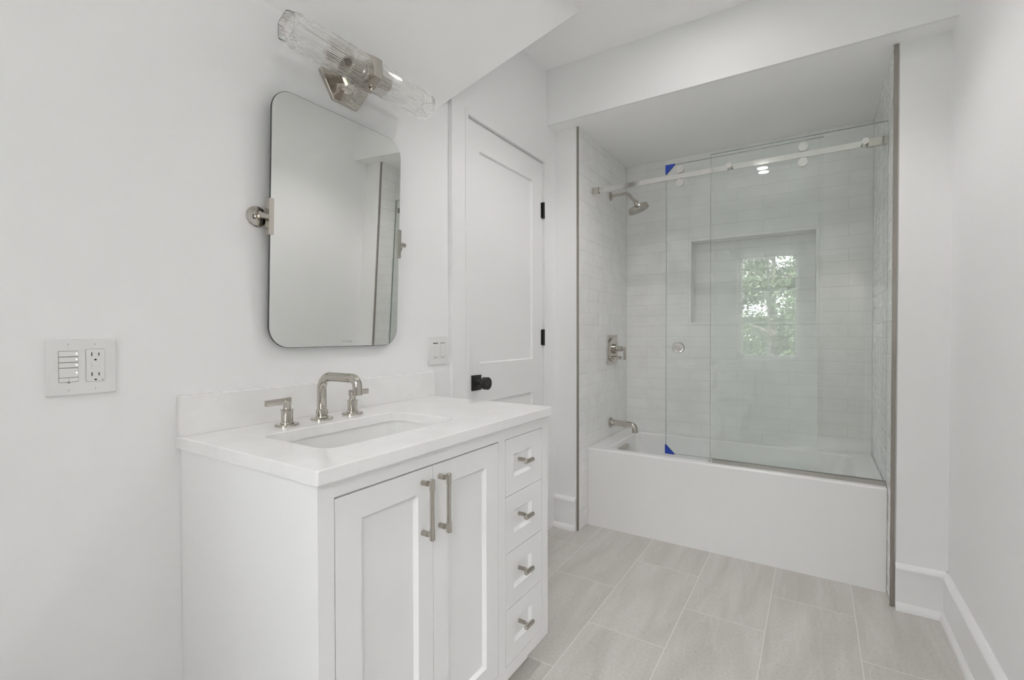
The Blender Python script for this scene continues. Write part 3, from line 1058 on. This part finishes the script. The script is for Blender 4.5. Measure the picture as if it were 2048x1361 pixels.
# outlet
bm = bmesh.new(); loft(bm, [[Vector((x, u, v)) for u, v in rrect(0.3827, 0.4168, 1.0943, 1.1687, 0.0034, 4)] for x in (XF_ - 0.002, XF_ + 0.0003)]); ol = obj('outlet', bm, M_GREYPL, pl, smooth=0)
bm = bmesh.new()
loft(bm, [[Vector((x, u, v)) for u, v in rrect(0.3832 + e, 0.4163 - e, 1.0948 + e, 1.1682 - e, 0.003, 4)] for x, e in ((XF_ - 0.001, 0), (XF_ + 0.0014, 0), (XF_ + 0.002, 0.0006))])
of = obj('outlet_face', bm, M_PLASTIC, ol)
xo = XF_ + 0.002
for zc in (1.1565, 1.1115):
    for y0, y1, hz in ((0.3922, 0.3940, 0.0042), (0.4048, 0.4066, 0.0036)):
        bm = bmesh.new(); box(bm, (xo - 0.0005, y0, zc - hz), (xo + 0.0003, y1, zc + hz))
        obj('plug_slot', bm, M_DARK, of, smooth=0)
    pts = [(0.3995 + 0.0025 * math.cos(t), zc - 0.0140 + 0.0036 * math.sin(t)) for t in [PI * k / 8 for k in range(9)]]
    bm = bmesh.new(); loft(bm, [[Vector((xo - 0.0005, u, v)) for u, v in pts], [Vector((xo + 0.0003, u, v)) for u, v in pts]])
    obj('ground_hole', bm, M_DARK, of, smooth=0)
bm = bmesh.new(); lathe(bm, (xo - 0.0005, 0.4117, 1.0985), (1, 0, 0), [(0, 0.001), (0.0009, 0.001), (0.0009, 0)], 10)
obj('indicator_light', bm, M_DARK, of, smooth=0)
for z0, z1 in ((1.1320, 1.1375), (1.1240, 1.1305)):
    bm = bmesh.new(); box(bm, (xo - 0.0005, 0.392, z0), (xo + 0.0008, 0.407, z1), 0.0003, 1)
    obj('test_button', bm, M_PLASTIC, of, smooth=0)
for yc in (0.3535, 0.3997):
    for zc in (1.1795, 1.0785):
        bm = bmesh.new(); lathe(bm, (XF_ - 0.0004, yc, zc), (1, 0, 0), [(0, 0.0024), (0.0009, 0.0022), (0.0010, 0)], 14)
        sw = obj('screw', bm, M_PLASTIC, pl)
        bm = bmesh.new(); box(bm, (XF_ + 0.0005, yc - 0.0004, zc - 0.002), (XF_ + 0.0008, yc + 0.0004, zc + 0.002)); obj('screw_slot', bm, M_GREYPL, sw, smooth=0)

p2 = thing('dimmer_plate', (XM, 1.571, 1.13), 'narrow white wall plate with two rocker dimmers, between mirror and door', 'switch plate')
bm = bmesh.new(); yz_plate(bm, 1.510, 1.633, 1.068, 1.192, X0, X0 + 0.0085, 0.005); obj('face_plate', bm, M_PLASTIC, p2)
for yc, lit in ((1.5485, True), (1.5945, False)):
    bm = bmesh.new(); box(bm, (XF_ - 0.001, yc - 0.017, 1.0955), (XF_ + 0.0006, yc + 0.017, 1.1665), 0.0003, 1); dm = obj('dimmer', bm, M_PLASTIC, p2, smooth=0)
    bm = bmesh.new(); box(bm, (XF_ + 0.0004, yc - 0.0155, 1.1055), (XF_ + 0.0032, yc + 0.0155, 1.1575), 0.0008, 1); obj('rocker', bm, M_PLASTIC, dm, smooth=0)
    bm = bmesh.new(); box(bm, (XF_ + 0.0004, yc - 0.0150, 1.1605), (XF_ + 0.0012, yc + 0.0150, 1.1640)); obj('level_slot', bm, M_DARK if lit else M_GREYPL, dm, smooth=0)
    bm = bmesh.new(); box(bm, (XF_ + 0.0004, yc - 0.0155, 1.0985), (XF_ + 0.0010, yc + 0.0155, 1.0993)); lathe(bm, (XF_ + 0.0004, yc, 1.0995), (1, 0, 0), [(0, 0.002), (0.002, 0.002), (0.002, 0)], 10)
    obj('air_gap_tab', bm, M_GREYPL, dm, smooth=0)

# ------------------------------------------------------------------ bathtub
tub = thing('bathtub', (-0.45, 3.13, 0), 'white alcove bathtub with flat apron behind the glass panels', 'bathtub')
TY0, TZ = 2.770, 0.485
bx0, bx1, by0, by1 = TL + 0.0006, TR - 0.0006, TY0, TB - 0.001
bm = bmesh.new()
ix0, ix1, iy0, iy1 = -1.092, 0.175, 2.835, 3.412
L = [lp(rrect(bx0, bx1, by0, by1, 0.003, n), 0.0),
     lp(rrect(bx0, bx1, by0, by1, 0.003, n), TZ - 0.010),
     lp(rrect(bx0 + 0.001, bx1 - 0.001, by0 + 0.003, by1, 0.003, n), TZ - 0.003),
     lp(rrect(bx0 + 0.002, bx1 - 0.002, by0 + 0.010, by1, 0.003, n), TZ),
     lp(rrect(ix0 - 0.010, ix1 + 0.010, iy0 - 0.010, iy1 + 0.010, 0.05, n), TZ),
     lp(rrect(ix0 - 0.003, ix1 + 0.003, iy0 - 0.003, iy1 + 0.003, 0.045, n), TZ - 0.003),
     lp(rrect(ix0, ix1, iy0, iy1, 0.042, n), TZ - 0.010),
     lp(rrect(ix0 + 0.025, ix1 - 0.07, iy0 + 0.02, iy1 - 0.02, 0.07, n), 0.28),
     lp(rrect(ix0 + 0.05, ix1 - 0.14, iy0 + 0.035, iy1 - 0.035, 0.10, n), 0.15),
     lp(rrect(ix0 + 0.08, ix1 - 0.18, iy0 + 0.06, iy1 - 0.06, 0.10, n), 0.125)]
loft(bm, L)
obj('shell', bm, M_TUB, tub, smooth=50)
bm = bmesh.new()
xo_ = ix0 + 0.001
pts = rrect(3.00, 3.17, 0.418, 0.452, 0.0165, 8)
def xw(v): return ix0 + 0.025 * (TZ - 0.010 - v) / (TZ - 0.010 - 0.28)
loft(bm, [[Vector((xw(v) - 0.002, u, v)) for u, v in pts], [Vector((xw(v) + 0.018, u, v)) for u, v in pts],
          [Vector((xw(v) + 0.022, u, v)) for u, v in rrect(3.004, 3.166, 0.422, 0.448, 0.0128, 8)]])
obj('overflow_cover', bm, M_NICKEL, tub, label='polished nickel overflow cover')
# tub filler
sp2 = thing('tub_spout', (TL, 3.165, 0.583), 'polished nickel tub spout on the tiled wall low above the tub rim', 'tub spout')
bm = bmesh.new()
lathe(bm, (TL + 0.0015, 3.165, 0.583), (1, 0, 0), [(0, 0.036), (0.006, 0.036), (0.009, 0.033), (0.010, 0.024), (0.03, 0.0225)], 36)
obj('flange', bm, M_NICKEL, sp2)
bm = bmesh.new()
tube(bm, fillet([(TL + 0.02, 3.165, 0.583), (-1.032, 3.165, 0.580), (-1.026, 3.165, 0.528)], 0.036, 10), 0.0205, 28)
obj('spout', bm, M_NICKEL, sp2, smooth=50)

# shower head
sh = thing('wall_shower', (TL, 3.165, 2.16), 'polished nickel shower head with bent arm high on the left tiled wall', 'shower head')
bm = bmesh.new(); lathe(bm, (TL + 0.0015, 3.165, 2.160), (1, 0, 0), [(0, 0.031), (0.004, 0.031), (0.007, 0.028), (0.010, 0.013), (0.012, 0.012)], 36); obj('flange', bm, M_NICKEL, sh)
bm = bmesh.new(); tube(bm, fillet([(TL + 0.005, 3.165, 2.160), (-1.082, 3.165, 2.163), (-1.027, 3.165, 2.094)], 0.045, 10), 0.0105, 24); obj('arm', bm, M_NICKEL, sh, smooth=50)
ax_ = Vector((0.34, 0.13, -0.93)).normalized()
pj = Vector((-1.024, 3.165, 2.090))
bm = bmesh.new()
lathe(bm, pj, ax_, [(-0.012, 0.010), (-0.010, 0.0155), (0.006, 0.0165), (0.014, 0.014), (0.016, 0.021), (0.034, 0.021), (0.036, 0.024)], 30)
obj('swivel_joint', bm, M_NICKEL, sh)
bm = bmesh.new()
lathe(bm, pj, ax_, [(0.026, 0.020), (0.028, 0.063), (0.030, 0.066), (0.033, 0.0675), (0.056, 0.0695), (0.060, 0.069), (0.061, 0.067), (0.059, 0.064), (0.059, 0.0)], 48)
hd = obj('head', bm, M_NICKEL, sh)
bm = bmesh.new()
u_, w_ = frame_of(ax_)
for ring, cnt in ((0.0, 1), (0.016, 8), (0.03, 14), (0.044, 20), (0.057, 26)):
    for k in range(cnt):
        t = 2 * PI * k / cnt
        c = pj + ax_ * 0.0588 + (u_ * math.cos(t) + w_ * math.sin(t)) * ring
        lathe(bm, c, ax_, [(0, 0.002), (0.002, 0.0015), (0.0021, 0)], 8)
obj('nozzles', bm, M_GREYPL, hd)

# shower valve
va = thing('shower_valve', (TL, 3.195, 1.092), 'polished nickel shower valve with rectangular plate on the left tiled wall', 'shower valve')
bm = bmesh.new(); box(bm, (TL + 0.001, 3.104, 0.990), (TL + 0.008, 3.286, 1.194), 0.003); obj('cover_plate', bm, M_NICKEL, va)
bm = bmesh.new()
pts = []
for k in range(48):
    t = 2 * PI * k / 48
    pts.append((max(-0.078, min(0.078, 0.092 * math.cos(t))), 0.088 * math.sin(t)))
loft(bm, [[Vector((TL + 0.007, 3.195 + u, 1.092 + v)) for u, v in pts], [Vector((TL + 0.018, 3.195 + u * .97, 1.092 + v * .97)) for u, v in pts], [Vector((TL + 0.020, 3.195 + u * .93, 1.092 + v * .93)) for u, v in pts]])
obj('boss', bm, M_NICKEL, va)
bm = bmesh.new()
lathe(bm, (TL + 0.019, 3.195, 1.098), (1, 0, 0), [(0, 0.033), (0.016, 0.033), (0.018, 0.030), (0.019, 0.018), (0.021, 0.0165), (0.03, 0.0165), (0.031, 0.0185), (0.055, 0.0185), (0.058, 0.016), (0.060, 0.0115), (0.082, 0.0115), (0.082, 0)], 32)
hb = obj('hub', bm, M_NICKEL, va)
bm = bmesh.new(); box(bm, (TL + 0.086, 3.187, 1.021), (TL + 0.1045, 3.203, 1.112), 0.002)
cyl(bm, (TL + 0.08, 3.195, 1.098), (TL + 0.088, 3.195, 1.098), 0.010, 20)
obj('lever', bm, M_NICKEL, hb)
bm = bmesh.new()
lathe(bm, (TL + 0.019, 3.195, 1.034), (1, 0, 0), [(0, 0.0135), (0.020, 0.0125), (0.028, 0.007), (0.034, 0.007), (0.037, 0.0115), (0.048, 0.0125), (0.051, 0.010), (0.052, 0.0)], 28)
obj('diverter_knob', bm, M_NICKEL, va)

# ------------------------------------------------------------------ shower glass
GY = 2.815      # fixed panel
RY = 2.846      # rail
SYG = 2.880     # sliding panel


def pane(name, x0, x1, y, z0, z1, parent, t=0.010):
    bm = bmesh.new()
    box(bm, (x0, y - t / 2, z0), (x1, y + t / 2, z1))
    o = obj(name, bm, [M_PANE, M_GEDGE], parent, smooth=0)
    for p in o.data.polygons:
        p.material_index = 0 if abs(p.normal.y) > 0.9 else 1
    return o


fx = thing('fixed_shower_panel', (-0.1, GY, TZ), 'fixed clear glass panel in a metal channel on the right half of the tub rim', 'glass panel')
pane('glass_pane', -0.489, TR - 0.003, GY, TZ + 0.004, 2.1915, fx)
bm = bmesh.new()
def u_channel(bm, x0, x1, o, i, z1, base):
    prof = [(-o, 0.0003), (o, 0.0003), (o, z1), (i, z1), (i, base), (-i, base), (-i, z1), (-o, z1)]
    loft(bm, [[Vector((x, GY + y, TZ + z)) for y, z in prof] for x in (x0, x1)])


u_channel(bm, -0.4765, TR - 0.002, 0.0095, 0.0056, 0.022, 0.003)
obj('bottom_channel', bm, M_SATIN, fx, smooth=0, label='brushed metal channel')
bm = bmesh.new()
u_channel(bm, -0.499, -0.477, 0.012, 0.0056, 0.024, 0.003)
gd = obj('corner_guide', bm, M_SATIN2, fx, smooth=0)
bm = bmesh.new(); lathe(bm, (-0.488, GY - 0.0115, TZ + 0.012), (0, -1, 0), [(0, 0.004), (0.001, 0.0035), (0.001, 0.0)], 12); obj('screw', bm, M_GREYPL, gd)

ra = thing('shower_rail', (-0.45, RY, 2.112), 'polished metal bar across the top of the tub alcove from wall to wall', 'rail')
bm = bmesh.new(); box(bm, (TL + 0.012, RY - 0.006, 2.0985), (TR - 0.012, RY + 0.006, 2.1275), 0.001, 1); obj('bar', bm, M_CHROME, ra, smooth=0)
for xa, xb in ((TL + 0.0012, TL + 0.048), (TR - 0.085, TR - 0.0012)):
    bm = bmesh.new(); box(bm, (xa, RY - 0.013, 2.0935), (xb if xa < -1 else xb, RY + 0.013, 2.1325), 0.002); obj('wall_bracket', bm, M_NICKEL, ra, smooth=30)
for xc in (-0.397, 0.198):
    bm = bmesh.new(); lathe(bm, (xc, GY - 0.0052, 2.1135), (0, -1, 0), [(0, 0.0150), (0.009, 0.0150), (0.0098, 0.014), (0.0098, 0.0)], 28)
    cyl(bm, (xc, GY + 0.0052, 2.1135), (xc, RY - 0.0062, 2.1135), 0.010, 20)
    obj('bolt_cap', bm, M_CHROME, ra)

sd = thing('sliding_shower_door', (-0.35, SYG, TZ), 'sliding clear glass panel with round pull hanging behind the fixed panel', 'glass door')
pane('glass_pane', -0.748, 0.034, SYG, TZ + 0.006, 2.197, sd)
for xc in (-0.662, -0.0555):
    for zc in (2.1525, 2.0745):
        bm = bmesh.new()
        lathe(bm, (xc, RY - 0.0105, zc), (0, 1, 0), [(0, 0.0), (0, 0.0215), (0.001, 0.0225), (0.020, 0.0225), (0.021, 0.0215), (0.0215, 0.010), (SYG - 0.0052 - RY + 0.0105, 0.010)], 32)
        obj('roller', bm, M_CHROME, sd)
bm = bmesh.new()
xk, zk = -0.6765, 1.120
lathe(bm, (xk, SYG - 0.0052, zk), (0, -1, 0), [(0, 0.0335), (0.004, 0.0335), (0.0055, 0.032), (0.0055, 0.0265), (0.0045, 0.025), (0.002, 0.0245), (0.002, 0.0)], 40)
obj('round_pull', bm, M_CHROME, sd)
bm = bmesh.new()
lathe(bm, (xk, SYG + 0.0052, zk), (0, 1, 0), [(0, 0.0335), (0.004, 0.0335), (0.0055, 0.032), (0.0055, 0.0265), (0.002, 0.0245), (0.002, 0.0)], 40)
obj('round_pull', bm, M_CHROME, sd)


def protector(zc, s, label):
    bm = bmesh.new()
    x0 = -0.7495; h = 0.052; t0, t1 = SYG - 0.0075, SYG + 0.0075
    zt = zc
    tri = [(x0, zt), (x0 + h, zt), (x0, zt - s * h)]
    loft(bm, [[Vector((x, t0, z)) for x, z in tri], [Vector((x, SYG - 0.0052, z)) for x, z in tri]])
    loft(bm, [[Vector((x, SYG + 0.0052, z)) for x, z in tri], [Vector((x, t1, z)) for x, z in tri]])
    box(bm, (x0 - 0.002, t0, zt), (x0 + h, t1, zt + s * 0.0025))
    box(bm, (x0 - 0.002, t0, zt - s * h), (x0 - 0.0002 + 0.001, t1, zt))
    bmesh.ops.translate(bm, verts=bm.verts, vec=(0, 0, 0))
    obj('corner_protector', bm, M_BLUE, smooth=0, label=label, cat='corner protector', group='blue corner protectors on the sliding glass', loc=(x0, SYG, zt))


protector(2.1985, 1, 'blue plastic corner protector at the top left of the sliding glass')
protector(TZ + 0.0045, -1, 'blue plastic corner protector at the bottom left of the sliding glass')

# ------------------------------------------------------------------ recessed ceiling lights
for (lx, ly, lab) in ((-0.43, 0.50, 'lit round recessed ceiling light mirrored in the shower glass'), (-0.43, 2.00, 'lit round recessed ceiling light in front of the tub bulkhead')):
    t = thing('recessed_light', (lx, ly, ZC), lab, 'ceiling light', 'recessed ceiling lights')
    bm = bmesh.new()
    loft(bm, [[Vector((lx + r * math.cos(2 * PI * k / 40), ly + r * math.sin(2 * PI * k / 40), z)) for k in range(40)] for r, z in ((0.062, ZC - 0.0003), (0.061, ZC - 0.004), (0.050, ZC - 0.005), (0.045, ZC - 0.003), (0.045, ZC - 0.0003))], cap0=False, cap1=False)
    obj('trim_ring', bm, M_TRIM, t)
    bm = bmesh.new()
    lathe(bm, (lx, ly, ZC - 0.0005), (0, 0, -1), [(0, 0.0448), (0.002, 0.0448), (0.0022, 0.0)], 40)
    obj('lens', bm, M_LENS[0] if ly < 1 else M_LENS[1], t)
    ld = bpy.data.lights.new('downlight_beam', 'SPOT')
    ld.energy = BEAM[0] if ly < 1 else BEAM[1]
    ld.color = (1.0, 0.952, 0.935)
    ld.spot_size = math.radians(118 if ly < 1 else 126)
    ld.spot_blend = 0.55
    ld.shadow_soft_size = 0.045
    lo_ = bpy.data.objects.new('downlight_beam', ld)
    COL.objects.link(lo_)
    lo_.parent = t
    lo_.location = (0, 0, -0.008)

# ------------------------------------------------------------------ window behind the camera
win = thing('window_1', (-0.475, YB, WZ0), None, None)
win['kind'] = 'structure'
bm = bmesh.new()
cw = 0.075
box(bm, (WX0 - cw, YB, WZ0 - 0.01), (WX0, YB + 0.018, WZ1 + cw)); box(bm, (WX1, YB, WZ0 - 0.01), (WX1 + cw, YB + 0.018, WZ1 + cw))
box(bm, (WX0 - cw, YB, WZ1), (WX1 + cw, YB + 0.018, WZ1 + cw)); box(bm, (WX0 - cw - 0.02, YB - 0.1, WZ0 - 0.035), (WX1 + cw + 0.02, YB + 0.03, WZ0 - 0.008))
obj('casing', bm, M_TRIM, win, smooth=0)
bm = bmesh.new()
fy0, fy1 = YB - 0.11, YB - 0.06
fb = 0.045
box(bm, (WX0, fy0, WZ0 - 0.008), (WX0 + fb, fy1, WZ1)); box(bm, (WX1 - fb, fy0, WZ0 - 0.008), (WX1, fy1, WZ1))
box(bm, (WX0, fy0, WZ1 - fb), (WX1, fy1, WZ1)); box(bm, (WX0, fy0, WZ0 - 0.008), (WX1, fy1, WZ0 + fb))
gx0, gx1, gz0, gz1 = WX0 + fb, WX1 - fb, WZ0 + fb, WZ1 - fb
xm = (gx0 + gx1) / 2
box(bm, (xm - 0.010, fy0 + 0.01, gz0), (xm + 0.010, fy1 - 0.005, gz1))
for k in (1, 2):
    z = gz0 + (gz1 - gz0) * k / 3
    box(bm, (gx0, fy0 + 0.01, z - 0.010), (gx1, fy1 - 0.005, z + 0.010))
obj('sash', bm, M_TRIM, win, smooth=0)
bm = bmesh.new(); box(bm, (gx0, YB - 0.088, gz0), (gx1, YB - 0.084, gz1)); obj('pane', bm, M_WINPANE, win, smooth=0)
bm = bmesh.new(); box(bm, (xm + 0.02, YB - 0.06, WZ0 + 0.005), (xm + 0.09, YB - 0.045, WZ0 + 0.025), 0.004); tube(bm, fillet([(xm + 0.07, YB - 0.05, WZ0 + 0.018), (xm + 0.03, YB - 0.03, WZ0 + 0.03), (xm - 0.01, YB - 0.03, WZ0 + 0.02)], 0.01, 4), 0.005, 10)
obj('crank_handle', bm, M_TRIM, win, smooth=40)
# daylight portal for the window opening (guides the sky's own light, gives none itself)
pd = bpy.data.lights.new('window_portal', 'AREA')
pd.shape = 'RECTANGLE'; pd.size = WX1 - WX0; pd.size_y = WZ1 - WZ0
pd.cycles.is_portal = True
po = bpy.data.objects.new('window_portal', pd); COL.objects.link(po)
po.location = ((WX0 + WX1) / 2, YB - 0.14, (WZ0 + WZ1) / 2)
po.rotation_euler = (PI / 2, 0, PI)

# casing round the doorway behind the camera
bm = bmesh.new()
box(bm, (DX0 - 0.07, YB, 0), (DX0, YB + 0.018, DZ + 0.07)); box(bm, (DX0, YB, DZ), (DX1, YB + 0.018, DZ + 0.07))
struct('trim_5', bm, M_TRIM)

# ------------------------------------------------------------------ toilet (mirrored in the shower glass)
TXc = -0.80
to = thing('toilet', (TXc, -0.3, 0), 'white toilet with closed lid below the window, mirrored in the shower glass', 'toilet')


def ell(cx, cyy, a, b, z, n=40, p=2.0):
    out = []
    for k in range(n):
        t = 2 * PI * k / n
        c, s = math.cos(t), math.sin(t)
        out.append(Vector((cx + a * math.copysign(abs(c) ** (2 / p), c), cyy + b * math.copysign(abs(s) ** (2 / p), s), z)))
    return out


bm = bmesh.new()
loft(bm, [ell(TXc, -0.36, 0.105, 0.25, 0, p=3), ell(TXc, -0.36, 0.10, 0.245, 0.1, p=3), ell(TXc, -0.34, 0.12, 0.26, 0.24, p=2.4), ell(TXc, -0.29, 0.17, 0.245, 0.36, p=2.2), ell(TXc, -0.28, 0.18, 0.25, 0.40, p=2.2), ell(TXc, -0.28, 0.175, 0.245, 0.405, p=2.2)])
box(bm, (TXc - 0.12, -0.66, 0.0), (TXc + 0.12, -0.45, 0.40), 0.02)
obj('bowl', bm, M_PORC, to, smooth=40)
bm = bmesh.new()
loft(bm, [ell(TXc, -0.275, 0.18, 0.235, 0.406, p=2.3), ell(TXc, -0.275, 0.188, 0.243, 0.412, p=2.3), ell(TXc, -0.275, 0.188, 0.243, 0.430, p=2.3), ell(TXc, -0.275, 0.180, 0.235, 0.440, p=2.3), ell(TXc, -0.275, 0.10, 0.15, 0.444, p=2.2)])
obj('lid', bm, M_PORC, to, smooth=40)
bm = bmesh.new(); box(bm, (TXc - 0.20, -0.675, 0.41), (TXc + 0.20, -0.52, 0.80), 0.02); tk = obj('tank', bm, M_PORC, to, smooth=40)
bm = bmesh.new(); box(bm, (TXc - 0.21, -0.677, 0.802), (TXc + 0.21, -0.51, 0.835), 0.008); obj('tank_lid', bm, M_PORC, tk, smooth=40)
bm = bmesh.new(); tube(bm, fillet([(TXc - 0.15, -0.52, 0.74), (TXc - 0.15, -0.495, 0.74), (TXc - 0.08, -0.495, 0.735)], 0.01, 4), 0.006, 12); obj('flush_lever', bm, M_NICKEL, tk, smooth=40)

# ------------------------------------------------------------------ garden outside the window
bm = bmesh.new(); box(bm, (-14, -9, -3.2), (14, -2.6, -3.0)); struct('ground', bm, M_BOUNCE)  # unseen ground, made pale to bounce sunlight up through the window
bm = bmesh.new(); box(bm, (-14, -26, -3.2), (14, -9, -3.0)); struct('ground_lawn', bm, M_GRASS)


def tree(cx, cyy, h, rad, nleaf, label, lo=0.0):
    t = thing('tree', (cx, cyy, -3.0), label, 'tree')
    bm = bmesh.new()
    top = -3.0 + h
    tube(bm, [(cx, cyy, -3.02), (cx + 0.05, cyy, -1.0), (cx - 0.05, cyy, top - h * 0.4), (cx, cyy, top - h * 0.15)], [0.2, 0.16, 0.11, 0.03], 12)
    for k in range(9):
        a = k * 2.4; z0 = -0.6 + k * (top - 0.4) / 12
        tube(bm, [(cx, cyy, z0), (cx + math.cos(a) * rad * 0.4, cyy + math.sin(a) * rad * 0.4, z0 + 0.5), (cx + math.cos(a) * rad * 0.75, cyy + math.sin(a) * rad * 0.75, z0 + 0.8)], [0.07, 0.045, 0.012], 8)
    obj('trunk', bm, M_BARK, t, smooth=60)
    bm = bmesh.new()
    cl = []
    for k in range(46):
        z = random.uniform(-2.4 + lo, top)
        f = math.sqrt(max(0.05, 1 - ((z - (top - 3.0) / 2 + 0.6) / (h * 0.56)) ** 2))
        a = random.uniform(0, 2 * PI)
        r = rad * f * math.sqrt(random.random())
        cl.append((Vector((cx + r * math.cos(a), cyy + r * math.sin(a), z)), random.uniform(0.35, 0.75)))
    for _ in range(nleaf):
        c, r = random.choice(cl)
        p = c + Vector((random.gauss(0, 0.5), random.gauss(0, 0.5), random.gauss(0, 0.4))) * r
        d = Vector((random.gauss(0, 1), random.gauss(0, 1), random.gauss(0, 0.6))).normalized()
        e = d.cross(Vector((random.gauss(0, 1), random.gauss(0, 1), random.gauss(0, 1)))).normalized()
        l = random.uniform(0.06, 0.12); w = l * 0.32
        q = [p, p + d * l * 0.5 + e * w, p + d * l, p + d * l * 0.5 - e * w]
        bm.faces.new([bm.verts.new(x) for x in q])
    obj('foliage', bm, M_LEAF, t, smooth=0)


tree(-2.3, -7.2, 7.0, 0.72, 16000, 'leafy green tree left of centre outside the window, mirrored in the shower glass')
tree(0.35, -7.5, 7.2, 0.72, 16000, 'leafy green tree right of centre outside the window, mirrored in the shower glass')
tree(-1.2, -13.2, 8.7, 2.6, 80000, 'distant leafy tree behind the other two outside the window')


# tall hedge closing the far side of the garden
hg = thing('hedge', (-1.2, -19.5, -3.0), 'tall clipped green hedge across the far end of the garden outside the window', 'hedge')
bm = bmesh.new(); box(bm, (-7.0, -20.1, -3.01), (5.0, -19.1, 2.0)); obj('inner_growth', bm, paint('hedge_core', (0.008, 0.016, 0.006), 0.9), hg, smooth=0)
bm = bmesh.new()
for _ in range(26000):
    p = Vector((random.uniform(-7.1, 5.1), -19.05 + random.gauss(0, 0.14), random.uniform(-2.6, 2.3)))
    d = Vector((random.gauss(0, 1), random.gauss(0, 1), random.gauss(0, 0.6))).normalized()
    e = d.cross(Vector((random.gauss(0, 1), random.gauss(0, 1), random.gauss(0, 1)))).normalized()
    l = random.uniform(0.09, 0.16); w = l * 0.34
    bm.faces.new([bm.verts.new(x) for x in (p, p + d * l * 0.5 + e * w, p + d * l, p + d * l * 0.5 - e * w)])
obj('foliage', bm, M_LEAF, hg, smooth=0)
